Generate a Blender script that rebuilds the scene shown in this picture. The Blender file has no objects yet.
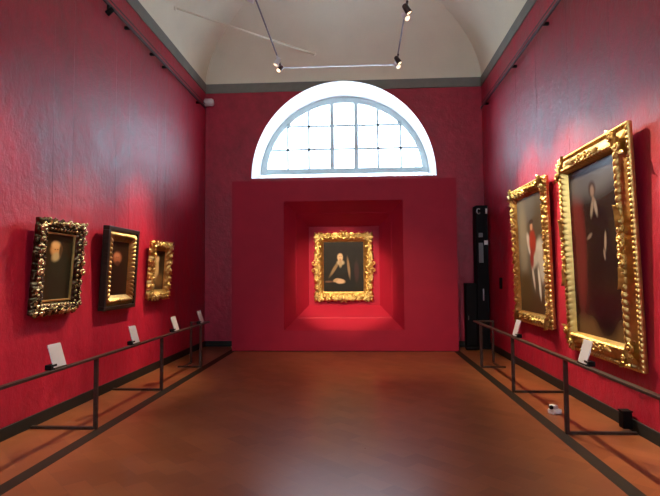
import bpy, math, random
from mathutils import Vector, Matrix
random.seed(7)
PI = math.pi
S = bpy.context.scene
COL = S.collection

# ------------------------------------------------------------------ camera
cam = bpy.data.cameras.new('camera'); camo = bpy.data.objects.new('camera', cam); COL.objects.link(camo)
cam.sensor_fit = 'HORIZONTAL'; cam.sensor_width = 36.0; cam.lens = 28.68; cam.clip_end = 200
_r = Vector((0.99833749, 0.05722599, -0.00688777)); _u = Vector((0.00970725, -0.04913836, 0.99874481)); _f = Vector((-0.05681571, 0.99715125, 0.04961217))
camo.matrix_world = Matrix(((_r.x, _u.x, -_f.x, 0), (_r.y, _u.y, -_f.y, 0), (_r.z, _u.z, -_f.z, 1.6), (0, 0, 0, 1)))
S.camera = camo

# ------------------------------------------------------------------ world (overcast daylight) and exposure
W = bpy.data.worlds.new('overcast_sky'); S.world = W; W.use_nodes = True
bg = W.node_tree.nodes['Background']; bg.inputs['Color'].default_value = (0.66, 0.80, 1.0, 1); bg.inputs['Strength'].default_value = 15.0
S.view_settings.view_transform = 'Standard'; S.view_settings.look = 'None'; S.view_settings.gamma = 1.0
S.view_settings.use_curve_mapping = False
S.view_settings.exposure = 0.0

# added daylight-coloured fill behind the camera, lifts the back wall and vault
FILL = bpy.data.lights.new('added_front_fill', 'AREA'); FILL.shape = 'RECTANGLE'; FILL.size = 4.2; FILL.size_y = 2.2; FILL.energy = 62.0; FILL.color = (0.88, 0.93, 1.0)
FILLO = bpy.data.objects.new('added_front_fill', FILL); COL.objects.link(FILLO); FILLO.location = (-0.38, -3.25, 4.3); FILLO.rotation_euler = (math.radians(90), 0, 0)
SPOT_W = 1000.0          # watts of one gallery spotlight
WARM = (1.0, 0.76, 0.50)

# ------------------------------------------------------------------ room dimensions (metres)
XL, XR, YF, YB = -3.50, 2.737, -3.0, 11.70
ZC0, ZC1 = 5.754, 5.965       # painted band under the vault
ACX, AZ0, ARX, ARZ = -0.361, 3.78, 2.075, 2.18          # arch in the wall face
IZ0, IRX, IRZ, YW = 4.0, 1.99, 1.845, 12.50             # arch at the window plane

# ------------------------------------------------------------------ mesh collector
class MB:
    def __init__(s): s.v = []; s.f = []; s.sm = []
    def add(s, vs, fs, smooth=False, M=None):
        n = len(s.v)
        s.v += [tuple(M @ Vector(v)) if M is not None else tuple(v) for v in vs]
        s.f += [tuple(i + n for i in f) for f in fs]; s.sm += [smooth] * len(fs)
        return s
    def box(s, x0, x1, y0, y1, z0, z1, b=0.0, M=None):
        if b <= 0:
            vs = [(x, y, z) for x in (x0, x1) for y in (y0, y1) for z in (z0, z1)]
            fs = [(0, 1, 3, 2), (4, 6, 7, 5), (0, 4, 5, 1), (2, 3, 7, 6), (0, 2, 6, 4), (1, 5, 7, 3)]
            return s.add(vs, fs, M=M)
        import bmesh
        bm = bmesh.new(); bmesh.ops.create_cube(bm, size=1.0)
        for v in bm.verts:
            v.co = Vector(((x0 + x1) / 2 + v.co.x * (x1 - x0), (y0 + y1) / 2 + v.co.y * (y1 - y0), (z0 + z1) / 2 + v.co.z * (z1 - z0)))
        bmesh.ops.bevel(bm, geom=bm.edges[:], offset=b, segments=2, affect='EDGES', profile=0.5)
        bm.verts.index_update()
        s.add([tuple(v.co) for v in bm.verts], [tuple(v.index for v in f.verts) for f in bm.faces], M=M); bm.free()
        return s
    def tube(s, pts, rad, n=8, caps=True, flat=1.0, M=None, smooth=True, up=None):
        P = [Vector(p) for p in pts]; R = rad if isinstance(rad, (list, tuple)) else [rad] * len(P)
        vs = []; fs = []
        prev = None
        for i, p in enumerate(P):
            t = (P[min(i + 1, len(P) - 1)] - P[max(i - 1, 0)]).normalized()
            if up is not None: a = Vector(up)
            elif prev is not None: a = prev
            else: a = Vector((0, 0, 1)) if abs(t.z) < 0.9 else Vector((1, 0, 0))
            nx = (a - t * a.dot(t))
            nx = nx.normalized() if nx.length > 1e-6 else t.orthogonal().normalized()
            prev = nx; ny = t.cross(nx)
            for k in range(n):
                an = 2 * PI * k / n
                vs.append(p + (nx * math.cos(an) * flat + ny * math.sin(an)) * R[i])
        for i in range(len(P) - 1):
            for k in range(n):
                fs.append((i * n + k, i * n + (k + 1) % n, (i + 1) * n + (k + 1) % n, (i + 1) * n + k))
        if caps:
            fs.append(tuple(range(n))[::-1]); fs.append(tuple((len(P) - 1) * n + k for k in range(n)))
        return s.add(vs, fs, smooth, M)
    def lathe(s, prof, n=20, M=None, smooth=True):        # prof: (r, z)
        vs = []; fs = []
        for r, z in prof:
            for k in range(n): vs.append((r * math.cos(2 * PI * k / n), r * math.sin(2 * PI * k / n), z))
        for i in range(len(prof) - 1):
            for k in range(n): fs.append((i * n + k, i * n + (k + 1) % n, (i + 1) * n + (k + 1) % n, (i + 1) * n + k))
        fs.append(tuple(range(n))[::-1]); fs.append(tuple((len(prof) - 1) * n + k for k in range(n)))
        return s.add(vs, fs, smooth, M)
    def blob(s, c, rx, ry, rz, n=10, m=6, M=None):
        vs = [(c[0], c[1], c[2] + rz)]; fs = []
        for i in range(1, m):
            th = PI * i / m
            for k in range(n): vs.append((c[0] + rx * math.sin(th) * math.cos(2 * PI * k / n), c[1] + ry * math.sin(th) * math.sin(2 * PI * k / n), c[2] + rz * math.cos(th)))
        vs.append((c[0], c[1], c[2] - rz)); L = len(vs) - 1
        for k in range(n):
            fs.append((0, 1 + k, 1 + (k + 1) % n)); fs.append((L, 1 + (m - 2) * n + (k + 1) % n, 1 + (m - 2) * n + k))
        for i in range(m - 2):
            for k in range(n): fs.append((1 + i * n + k, 1 + (i + 1) * n + k, 1 + (i + 1) * n + (k + 1) % n, 1 + i * n + (k + 1) % n))
        return s.add(vs, fs, True, M)
    def build(s, name, mat, parent=None):
        me = bpy.data.meshes.new(name); me.from_pydata(s.v, [], s.f); me.update()
        me.polygons.foreach_set('use_smooth', s.sm); me.materials.append(mat)
        o = bpy.data.objects.new(name, me); COL.objects.link(o)
        if parent is not None: o.parent = parent
        return o

def tag(o, label, cat, group=None):
    o['label'] = label; o['category'] = cat
    if group: o['group'] = group
    return o
def thing(name, label, cat, loc=(0, 0, 0), rot=(0, 0, 0), group=None):
    o = bpy.data.objects.new(name, None); COL.objects.link(o); o.location = loc; o.rotation_euler = rot
    o.empty_display_size = 0.1
    return tag(o, label, cat, group)
def struct(o): o['kind'] = 'structure'; return o

# ------------------------------------------------------------------ materials
def newmat(name):
    m = bpy.data.materials.new(name); m.use_nodes = True
    return m, m.node_tree.nodes, m.node_tree.links, m.node_tree.nodes['Principled BSDF']
def pmat(name, col, rough=0.5, metal=0.0, var=0.12, scale=8.0, bump=0.0, bscale=40.0, spec=0.5, stretch=(1, 1, 1), roughvar=0.0):
    m, N, L, b = newmat(name)
    b.inputs['Roughness'].default_value = rough; b.inputs['Metallic'].default_value = metal
    b.inputs['Specular IOR Level'].default_value = spec
    tc = N.new('ShaderNodeTexCoord'); mp = N.new('ShaderNodeMapping'); mp.inputs['Scale'].default_value = stretch
    L.new(tc.outputs['Object'], mp.inputs['Vector'])
    nz = N.new('ShaderNodeTexNoise'); nz.inputs['Scale'].default_value = scale; nz.inputs['Detail'].default_value = 6
    L.new(mp.outputs['Vector'], nz.inputs['Vector'])
    cr = N.new('ShaderNodeValToRGB'); cr.color_ramp.elements[0].position = 0.3; cr.color_ramp.elements[1].position = 0.7
    cr.color_ramp.elements[0].color = tuple(c * (1 - var) for c in col) + (1,); cr.color_ramp.elements[1].color = tuple(min(1, c * (1 + var)) for c in col) + (1,)
    L.new(nz.outputs['Fac'], cr.inputs['Fac']); L.new(cr.outputs['Color'], b.inputs['Base Color'])
    if roughvar:
        mr = N.new('ShaderNodeMapRange'); mr.inputs['To Min'].default_value = rough - roughvar; mr.inputs['To Max'].default_value = rough + roughvar
        L.new(nz.outputs['Fac'], mr.inputs['Value']); L.new(mr.outputs['Result'], b.inputs['Roughness'])
    if bump:
        n2 = N.new('ShaderNodeTexNoise'); n2.inputs['Scale'].default_value = bscale; n2.inputs['Detail'].default_value = 4
        L.new(mp.outputs['Vector'], n2.inputs['Vector'])
        bp = N.new('ShaderNodeBump'); bp.inputs['Strength'].default_value = bump; bp.inputs['Distance'].default_value = 0.02
        L.new(n2.outputs['Fac'], bp.inputs['Height']); L.new(bp.outputs['Normal'], b.inputs['Normal'])
    return m

def wall_material():
    m, N, L, b = newmat('red_brushed_wall')
    tc = N.new('ShaderNodeTexCoord')
    mp = N.new('ShaderNodeMapping'); mp.inputs['Scale'].default_value = (1.0, 1.0, 0.6); L.new(tc.outputs['Object'], mp.inputs['Vector'])
    n1 = N.new('ShaderNodeTexNoise'); n1.inputs['Scale'].default_value = 1.6; n1.inputs['Detail'].default_value = 7; n1.inputs['Roughness'].default_value = 0.65
    L.new(mp.outputs['Vector'], n1.inputs['Vector'])
    mp2 = N.new('ShaderNodeMapping'); mp2.inputs['Scale'].default_value = (2.6, 2.6, 2.2); L.new(tc.outputs['Object'], mp2.inputs['Vector'])
    n2 = N.new('ShaderNodeTexNoise'); n2.inputs['Scale'].default_value = 2.2; n2.inputs['Detail'].default_value = 6; n2.inputs['Roughness'].default_value = 0.7
    L.new(mp2.outputs['Vector'], n2.inputs['Vector'])
    ad = N.new('ShaderNodeMath'); ad.operation = 'ADD'; L.new(n1.outputs['Fac'], ad.inputs[0]); L.new(n2.outputs['Fac'], ad.inputs[1])
    mr = N.new('ShaderNodeMapRange'); mr.inputs['From Min'].default_value = 0.7; mr.inputs['From Max'].default_value = 1.3
    L.new(ad.outputs[0], mr.inputs['Value'])
    cr = N.new('ShaderNodeValToRGB')
    cr.color_ramp.elements[0].color = (0.25, 0.005, 0.019, 1); cr.color_ramp.elements[1].color = (0.46, 0.012, 0.040, 1)
    L.new(mr.outputs['Result'], cr.inputs['Fac']); L.new(cr.outputs['Color'], b.inputs['Base Color'])
    rr = N.new('ShaderNodeMapRange'); rr.inputs['To Min'].default_value = 0.36; rr.inputs['To Max'].default_value = 0.52
    L.new(mr.outputs['Result'], rr.inputs['Value']); L.new(rr.outputs['Result'], b.inputs['Roughness'])
    b.inputs['Specular IOR Level'].default_value = 0.45
    bp = N.new('ShaderNodeBump'); bp.inputs['Strength'].default_value = 0.5; bp.inputs['Distance'].default_value = 0.03
    L.new(n2.outputs['Fac'], bp.inputs['Height']); L.new(bp.outputs['Normal'], b.inputs['Normal'])
    return m

def floor_material():
    m, N, L, b = newmat('waxed_terracotta')
    tc = N.new('ShaderNodeTexCoord')
    mp = N.new('ShaderNodeMapping'); mp.inputs['Rotation'].default_value = (0, 0, math.radians(45)); L.new(tc.outputs['Object'], mp.inputs['Vector'])
    br = N.new('ShaderNodeTexBrick'); br.offset = 0.5
    br.inputs['Color1'].default_value = (0.255, 0.086, 0.030, 1); br.inputs['Color2'].default_value = (0.185, 0.056, 0.019, 1); br.inputs['Mortar'].default_value = (0.20, 0.07, 0.03, 1)
    br.inputs['Scale'].default_value = 1.0; br.inputs['Brick Width'].default_value = 0.34; br.inputs['Row Height'].default_value = 0.17
    br.inputs['Mortar Size'].default_value = 0.0035; br.inputs['Mortar Smooth'].default_value = 0.3
    L.new(mp.outputs['Vector'], br.inputs['Vector'])
    nz = N.new('ShaderNodeTexNoise'); nz.inputs['Scale'].default_value = 1.3; nz.inputs['Detail'].default_value = 8; nz.inputs['Roughness'].default_value = 0.6
    L.new(tc.outputs['Object'], nz.inputs['Vector'])
    mr = N.new('ShaderNodeMapRange'); mr.inputs['To Min'].default_value = 0.72; mr.inputs['To Max'].default_value = 1.28; L.new(nz.outputs['Fac'], mr.inputs['Value'])
    mx = N.new('ShaderNodeVectorMath'); mx.operation = 'SCALE'; L.new(br.outputs['Color'], mx.inputs[0]); L.new(mr.outputs['Result'], mx.inputs['Scale'])
    L.new(mx.outputs['Vector'], b.inputs['Base Color'])
    n3 = N.new('ShaderNodeTexNoise'); n3.inputs['Scale'].default_value = 5.0; n3.inputs['Detail'].default_value = 6; L.new(mp.outputs['Vector'], n3.inputs['Vector'])
    rr = N.new('ShaderNodeMapRange'); rr.inputs['To Min'].default_value = 0.25; rr.inputs['To Max'].default_value = 0.35; L.new(n3.outputs['Fac'], rr.inputs['Value'])
    L.new(rr.outputs['Result'], b.inputs['Roughness'])
    b.inputs['Specular IOR Level'].default_value = 0.36
    hs = N.new('ShaderNodeMath'); hs.operation = 'MULTIPLY_ADD'; hs.inputs[1].default_value = -0.5
    hs.inputs[2].default_value = 0.5; L.new(br.outputs['Fac'], hs.inputs[0])
    bp = N.new('ShaderNodeBump'); bp.inputs['Strength'].default_value = 0.05; bp.inputs['Distance'].default_value = 0.002
    L.new(hs.outputs[0], bp.inputs['Height']); L.new(bp.outputs['Normal'], b.inputs['Normal'])
    return m

M_WALL = wall_material()
M_FLOOR = floor_material()
M_PANEL = pmat('red_painted_board', (0.34, 0.009, 0.028), 0.6, var=0.06, scale=3, bump=0.05, bscale=60, spec=0.22)
M_VAULT = pmat('cream_plaster', (0.76, 0.73, 0.55), 0.9, var=0.04, scale=1.5, bump=0.06, bscale=12, spec=0.2)
M_BAND = pmat('grey_green_paint', (0.17, 0.175, 0.14), 0.8, var=0.08, scale=5)
M_BASE = pmat('dark_grey_stone', (0.011, 0.011, 0.009), 0.6, var=0.2, scale=7, spec=0.25)
M_STRIP = pmat('grey_floor_stone', (0.011, 0.010, 0.007), 0.5, var=0.2, scale=9, spec=0.2)
M_REVEAL = pmat('white_plaster', (0.82, 0.83, 0.84), 0.85, var=0.02, scale=3, spec=0.2)
M_WFRAME = pmat('white_window_paint', (0.46, 0.55, 0.54), 0.5, var=0.03)
M_BRONZE = pmat('bronze_brown_metal', (0.055, 0.038, 0.030), 0.38, metal=0.55, var=0.2, scale=20)
M_GOLD = pmat('old_gold_leaf', (0.62, 0.42, 0.13), 0.42, metal=1.0, var=0.22, scale=11, bump=0.03, bscale=60, roughvar=0.08)
M_GOLDD = pmat('worn_gilding_gap_shade', (0.075, 0.050, 0.022), 0.24, metal=0.9, var=0.7, scale=11, bump=0.06, bscale=60, roughvar=0.1)  # worn gilding, darkened to paint in the shade between carved knobs
M_GOLDB = pmat('bright_gold_leaf', (0.80, 0.58, 0.20), 0.30, metal=1.0, var=0.22, scale=11, bump=0.03, bscale=60, roughvar=0.06)
M_WOOD = pmat('dark_walnut', (0.020, 0.011, 0.006), 0.45, var=0.4, scale=6, stretch=(1, 1, 6), spec=0.2)
M_GOLDM = pmat('deep_gilt_ground', (0.42, 0.28, 0.10), 0.36, metal=1.0, var=0.3, scale=11, bump=0.03)
M_GILTP = pmat('pale_worn_gilt', (0.58, 0.47, 0.25), 0.27, metal=1.0, var=0.7, scale=14)
M_BLACK = pmat('black_satin_paint', (0.004, 0.003, 0.003), 0.6, var=0.2, spec=0.12)
M_WHITE = pmat('white_plastic', (0.68, 0.67, 0.64), 0.45, var=0.03)
M_CARD = pmat('label_card', (0.46, 0.47, 0.50), 0.25, var=0.03, spec=0.6)
M_CHROME = pmat('brushed_aluminium', (0.62, 0.60, 0.58), 0.45, metal=1.0, var=0.05)
M_RAILP = pmat('dark_plum_metal', (0.045, 0.014, 0.020), 0.4, metal=0.3, var=0.1)
M_WIRE = pmat('picture_wire', (0.20, 0.03, 0.05), 0.5, metal=0.4, var=0.05)
M_GREY = pmat('mid_grey_plastic', (0.16, 0.15, 0.15), 0.5, var=0.05)
def glass_mat():
    m = bpy.data.materials.new('window_glass'); m.use_nodes = True; N = m.node_tree.nodes; L = m.node_tree.links; N.clear()
    o = N.new('ShaderNodeOutputMaterial'); t = N.new('ShaderNodeBsdfTransparent'); g = N.new('ShaderNodeBsdfGlossy'); mx = N.new('ShaderNodeMixShader')
    t.inputs['Color'].default_value = (0.95, 0.97, 0.97, 1); g.inputs['Roughness'].default_value = 0.02; mx.inputs['Fac'].default_value = 0.05
    L.new(t.outputs[0], mx.inputs[1]); L.new(g.outputs[0], mx.inputs[2]); L.new(mx.outputs[0], o.inputs['Surface'])
    return m
M_GLASS = glass_mat()
def lens_mat():
    m = bpy.data.materials.new('lit_lamp_lens'); m.use_nodes = True; N = m.node_tree.nodes; L = m.node_tree.links
    b = N['Principled BSDF']; b.inputs['Base Color'].default_value = (0.9, 0.85, 0.75, 1); b.inputs['Emission Color'].default_value = WARM + (1,)
    b.inputs['Emission Strength'].default_value = 2.0
    return m
M_LENS = lens_mat()

# ------------------------------------------------------------------ structure
MB().box(XL - 0.3, XR + 0.3, YF - 0.3, YB + 0.02, -0.2, 0.0).build('floor', M_FLOOR)
struct(bpy.data.objects['floor'])
struct(MB().box(XL - 0.3, XL, YF - 0.3, YB + 0.3, 0, ZC1).build('wall_left', M_WALL))
struct(MB().box(XR, XR + 0.3, YF - 0.3, YB + 0.3, 0, ZC1).build('wall_right', M_WALL))
fw_ = MB(); OX0, OX1, OZ0, OZ1 = -2.5, 1.74, 3.2, 5.4
for a in ((XL, OX0, 0, ZC1), (OX1, XR, 0, ZC1), (OX0, OX1, 0, OZ0), (OX0, OX1, OZ1, ZC1)): fw_.box(a[0], a[1], YF - 0.3, YF, a[2], a[3])
struct(fw_.build('wall_front', M_WALL))
w2 = MB()
for x in (OX0, -1.12, 0.28, OX1 - 0.08): w2.box(x, x + 0.08, YF - 0.2, YF - 0.12, OZ0, OZ1)
for z in (OZ0, 4.26, OZ1 - 0.08): w2.box(OX0, OX1, YF - 0.19, YF - 0.13, z, z + 0.08)
struct(w2.build('window_added', M_WFRAME))  # added unseen window, put in to account for the front fill light

def arch_z(x, cx=ACX, z0=AZ0, rx=ARX, rz=ARZ):
    t = (x - cx) / rx
    return z0 + rz * math.sqrt(max(0.0, 1 - t * t)) if abs(t) <= 1 else None
# back wall with the arched opening
def arch_pts(cx, z0, rx, rz, n=64): return [(cx - rx * math.cos(PI * i / n), z0 + rz * math.sin(PI * i / n)) for i in range(n + 1)]
AP = arch_pts(ACX, AZ0, ARX, ARZ)
wb = MB()
def quad(mb, a, b, c, d): mb.add([a, b, c, d], [(0, 1, 2, 3)])
y = YB; T = 6.05
quad(wb, (XL, y, 0), (XR, y, 0), (XR, y, AZ0), (XL, y, AZ0))
quad(wb, (XL, y, AZ0), (AP[0][0], y, AZ0), (AP[0][0], y, T), (XL, y, T))
quad(wb, (AP[-1][0], y, AZ0), (XR, y, AZ0), (XR, y, T), (AP[-1][0], y, T))
for (xa, za), (xb, zb) in zip(AP[:-1], AP[1:]): quad(wb, (xa, y, za), (xb, y, zb), (xb, y, T), (xa, y, T))
struct(wb.build('wall_back', M_WALL))
# splayed white window reveal, sill included
IP = arch_pts(ACX, IZ0, IRX, IRZ); rv = MB()
n = len(AP); vs = [(x, YB - 0.004, z) for x, z in AP] + [(x, YW + 0.1, z) for x, z in IP]
rv.add(vs, [(i, i + 1, n + i + 1, n + i) for i in range(n - 1)], True)
quad(rv, (AP[0][0], YB - 0.004, AZ0), (AP[-1][0], YB - 0.004, AZ0), (IP[-1][0], YW + 0.1, IZ0), (IP[0][0], YW + 0.1, IZ0))
ww = bpy.data.objects.new('window_1', None); COL.objects.link(ww); ww.location = (0, 0, 0); struct(ww)
rv.build('window_reveal', M_REVEAL, ww)
# window: arched casing, bottom rail, two mullions, thin glazing bars
fr = MB(); W0, D0 = 0.13, 0.10
out = arch_pts(ACX, IZ0, IRX + 0.01, IRZ + 0.01); inn = arch_pts(ACX, IZ0, IRX - W0, IRZ - W0)
vs = []
for yy in (YW - D0 / 2, YW + D0 / 2):
    vs += [(x, yy, z) for x, z in out] + [(x, yy, z) for x, z in inn]
fs = []
for i in range(n - 1):
    fs += [(i, i + 1, n + i + 1, n + i), (2 * n + i, 3 * n + i, 3 * n + i + 1, 2 * n + i + 1), (n + i, n + i + 1, 3 * n + i + 1, 3 * n + i), (i, 2 * n + i, 2 * n + i + 1, i + 1)]
fr.add(vs, fs)
fr.box(ACX - IRX + 0.03, ACX + IRX - 0.03, YW - D0 / 2 + 0.006, YW + D0 / 2 - 0.006, IZ0 + 0.004, IZ0 + 0.13)
for sx in (-1.33, 1.33): fr.box(ACX + sx - 0.05, ACX + sx + 0.05, YW - 0.05, YW + 0.03, 5.17, 5.25, 0.01)
fr.build('window_frame', M_WFRAME, ww)
for x in (-0.643, -0.064):
    MB().box(x - 0.05, x + 0.05, YW - 0.045, YW + 0.045, IZ0 + 0.12, arch_z(x, ACX, IZ0, IRX, IRZ) - 0.05, 0.006).build('mullion', M_WFRAME, ww)
for x in (-1.713, -1.203, 0.455, 1.0):
    MB().box(x - 0.026, x + 0.026, YW - 0.015, YW + 0.015, IZ0 + 0.12, arch_z(x, ACX, IZ0, IRX, IRZ) - 0.08).build('glazing_bar', M_WFRAME, ww)
for z in (4.60, 5.165):
    hw = IRX * math.sqrt(1 - ((z - IZ0) / IRZ) ** 2) - 0.06
    MB().box(ACX - hw, ACX + hw, YW - 0.015, YW + 0.015, z - 0.024, z + 0.024).build('glazing_bar', M_WFRAME, ww)
gp = MB(); gi = arch_pts(ACX, IZ0 + 0.02, IRX - 0.05, IRZ - 0.05)
gp.add([(x, YW, z) for x, z in gi], [tuple(range(len(gi)))])
gp.build('pane', M_GLASS, ww)

# coved pavilion vault rising from the band
vb = MB(); HALF = (XR - XL) / 2; K = 56; vs = []; fs = []
for i in range(K + 1):
    d = HALF * (1 - math.cos(PI / 2 * i / K)); d = min(d, HALF - 0.002)
    z = ZC1 - 0.005 + 1.65 * math.sqrt(max(0, 1 - (1 - d / HALF) ** 2))
    vs += [(XL + d, YF + d, z), (XR - d, YF + d, z), (XR - d, YB - d, z), (XL + d, YB - d, z)]
for i in range(K):
    for k in range(4): fs.append((4 * i + k, 4 * i + (k + 1) % 4, 4 * i + 4 + (k + 1) % 4, 4 * i + 4 + k))
fs.append((4 * K, 4 * K + 1, 4 * K + 2, 4 * K + 3))
vb.add(vs, fs); struct(vb.build('ceiling', M_VAULT))

# painted cornice band (thin raised plaster)
struct(MB().box(XL, XL + 0.02, YF, YB, ZC0, ZC1).build('trim_1', M_BAND))
struct(MB().box(XR - 0.02, XR, YF, YB, ZC0, ZC1).build('trim_2', M_BAND))
tb = MB(); yy = YB - 0.02
def arch_x(z): return ARX * math.sqrt(1 - ((z - AZ0) / ARZ) ** 2)
for side in (-1, 1):
    zz = [ZC0 + (ZC1 - ZC0) * i / 12 for i in range(13)]
    xe = XL + 0.02 if side < 0 else XR - 0.02
    for a, b in zip(zz[:-1], zz[1:]):
        pa = (ACX + side * (arch_x(a) if a < AZ0 + ARZ else 0)); pb = (ACX + side * (arch_x(b) if b < AZ0 + ARZ else 0))
        quad(tb, (xe, yy, a), (pa, yy, a), (pb, yy, b), (xe, yy, b)); quad(tb, (pa, yy, a), (pa, YB, a), (pb, YB, b), (pb, yy, b))
    quad(tb, (xe, yy, ZC0), (xe, YB, ZC0), (ACX + side * arch_x(ZC0), YB, ZC0), (ACX + side * arch_x(ZC0), yy, ZC0))
struct(tb.build('trim_3', M_BAND))
# baseboards
struct(MB().box(XL, XL + 0.02, YF, YB, 0, 0.125, 0.003).build('baseboard_left', M_BASE))
struct(MB().box(XR - 0.02, XR, YF, YB, 0, 0.125, 0.003).build('baseboard_right', M_BASE))
struct(MB().box(XL + 0.02, XR - 0.02, YB - 0.02, YB, 0, 0.125, 0.003).build('baseboard_back', M_BASE))
# stone strips let into the floor
struct(MB().box(-2.77, -2.64, YF, YB - 0.02, -0.01, 0.002).build('trim_4', M_STRIP))
struct(MB().box(1.905, 2.03, YF, YB - 0.02, -0.01, 0.002).build('trim_5', M_STRIP))

# ------------------------------------------------------------------ red display partition with splayed recess
PX0, PX1, PY, PZ = -2.70, 2.0, 10.96, 3.58
pn = thing('display_partition', 'large red freestanding partition below the arched window with a stepped splayed recess', 'partition', (-0.35, PY, 0))
ox, oy = -0.35, PY
RX0, RX1, RZ0, RZ1 = -1.597, 0.90, 0.432, 3.14
BX0, BX1, BZ0, BZ1 = -1.135, 0.428, 0.917, 2.655
BYd = 0.69
pf = MB()
def L3(x, y, z): return (x - ox, y - oy, z)
G = 0.012
# front face ring, top, sides, back
A = [(PX0, G), (PX1, G), (PX1, PZ), (PX0, PZ)]; Bq = [(RX0, RZ0), (RX1, RZ0), (RX1, RZ1), (RX0, RZ1)]
for i in range(4):
    j = (i + 1) % 4
    quad(pf, L3(A[i][0], PY, A[i][1]), L3(A[j][0], PY, A[j][1]), L3(Bq[j][0], PY, Bq[j][1]), L3(Bq[i][0], PY, Bq[i][1]))
YE = YB - 0.03
for i in range(4):
    j = (i + 1) % 4
    quad(pf, L3(A[i][0], PY, A[i][1]), L3(A[i][0], YE, A[i][1]), L3(A[j][0], YE, A[j][1]), L3(A[j][0], PY, A[j][1]))
quad(pf, L3(PX0, YE, G), L3(PX0, YE, PZ), L3(PX1, YE, PZ), L3(PX1, YE, G))
pf.build('front_board', M_PANEL, pn)
def ringpts(t): # outline of the funnel at fraction t of its depth
    l = lambda a, b: a + (b - a) * t
    return [(l(RX0, BX0), l(RZ0, BZ0)), (l(RX1, BX1), l(RZ0, BZ0)), (l(RX1, BX1), l(RZ1, BZ1)), (l(RX0, BX0), l(RZ1, BZ1))]
def funnel(t0, t1, step0, step1):
    mb = MB(); a = ringpts(t0); b = ringpts(t1)
    def gr(r, s): return [(r[0][0] - s, r[0][1] - s), (r[1][0] + s, r[1][1] - s), (r[2][0] + s, r[2][1] + s), (r[3][0] - s, r[3][1] + s)]
    a = gr(a, step0); b = gr(b, step1)
    for i in range(4):
        j = (i + 1) % 4
        quad(mb, L3(a[i][0], PY + BYd * t0, a[i][1]), L3(a[j][0], PY + BYd * t0, a[j][1]), L3(b[j][0], PY + BYd * t1, b[j][1]), L3(b[i][0], PY + BYd * t1, b[i][1]))
    return mb
m1 = funnel(0, 0.48, 0, 0.012)
e = funnel(0.48, 0.5, 0.012, -0.002); m1.v_off = 0
m1.add(e.v, e.f)
m1.build('outer_splay', M_PANEL, pn)
m2 = funnel(0.5, 1.0, -0.002, 0); m2.build('inner_splay', M_PANEL, pn)
bb = MB(); quad(bb, *[L3(x, PY + BYd, z) for x, z in ringpts(1.0)]); bb.build('recess_back', M_PANEL, pn)
MB().box(PX0 + 0.02 - ox, PX1 - 0.02 - ox, 0.02, YE - PY - 0.02, 0, G + 0.004).build('plinth', M_BLACK, pn)

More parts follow.
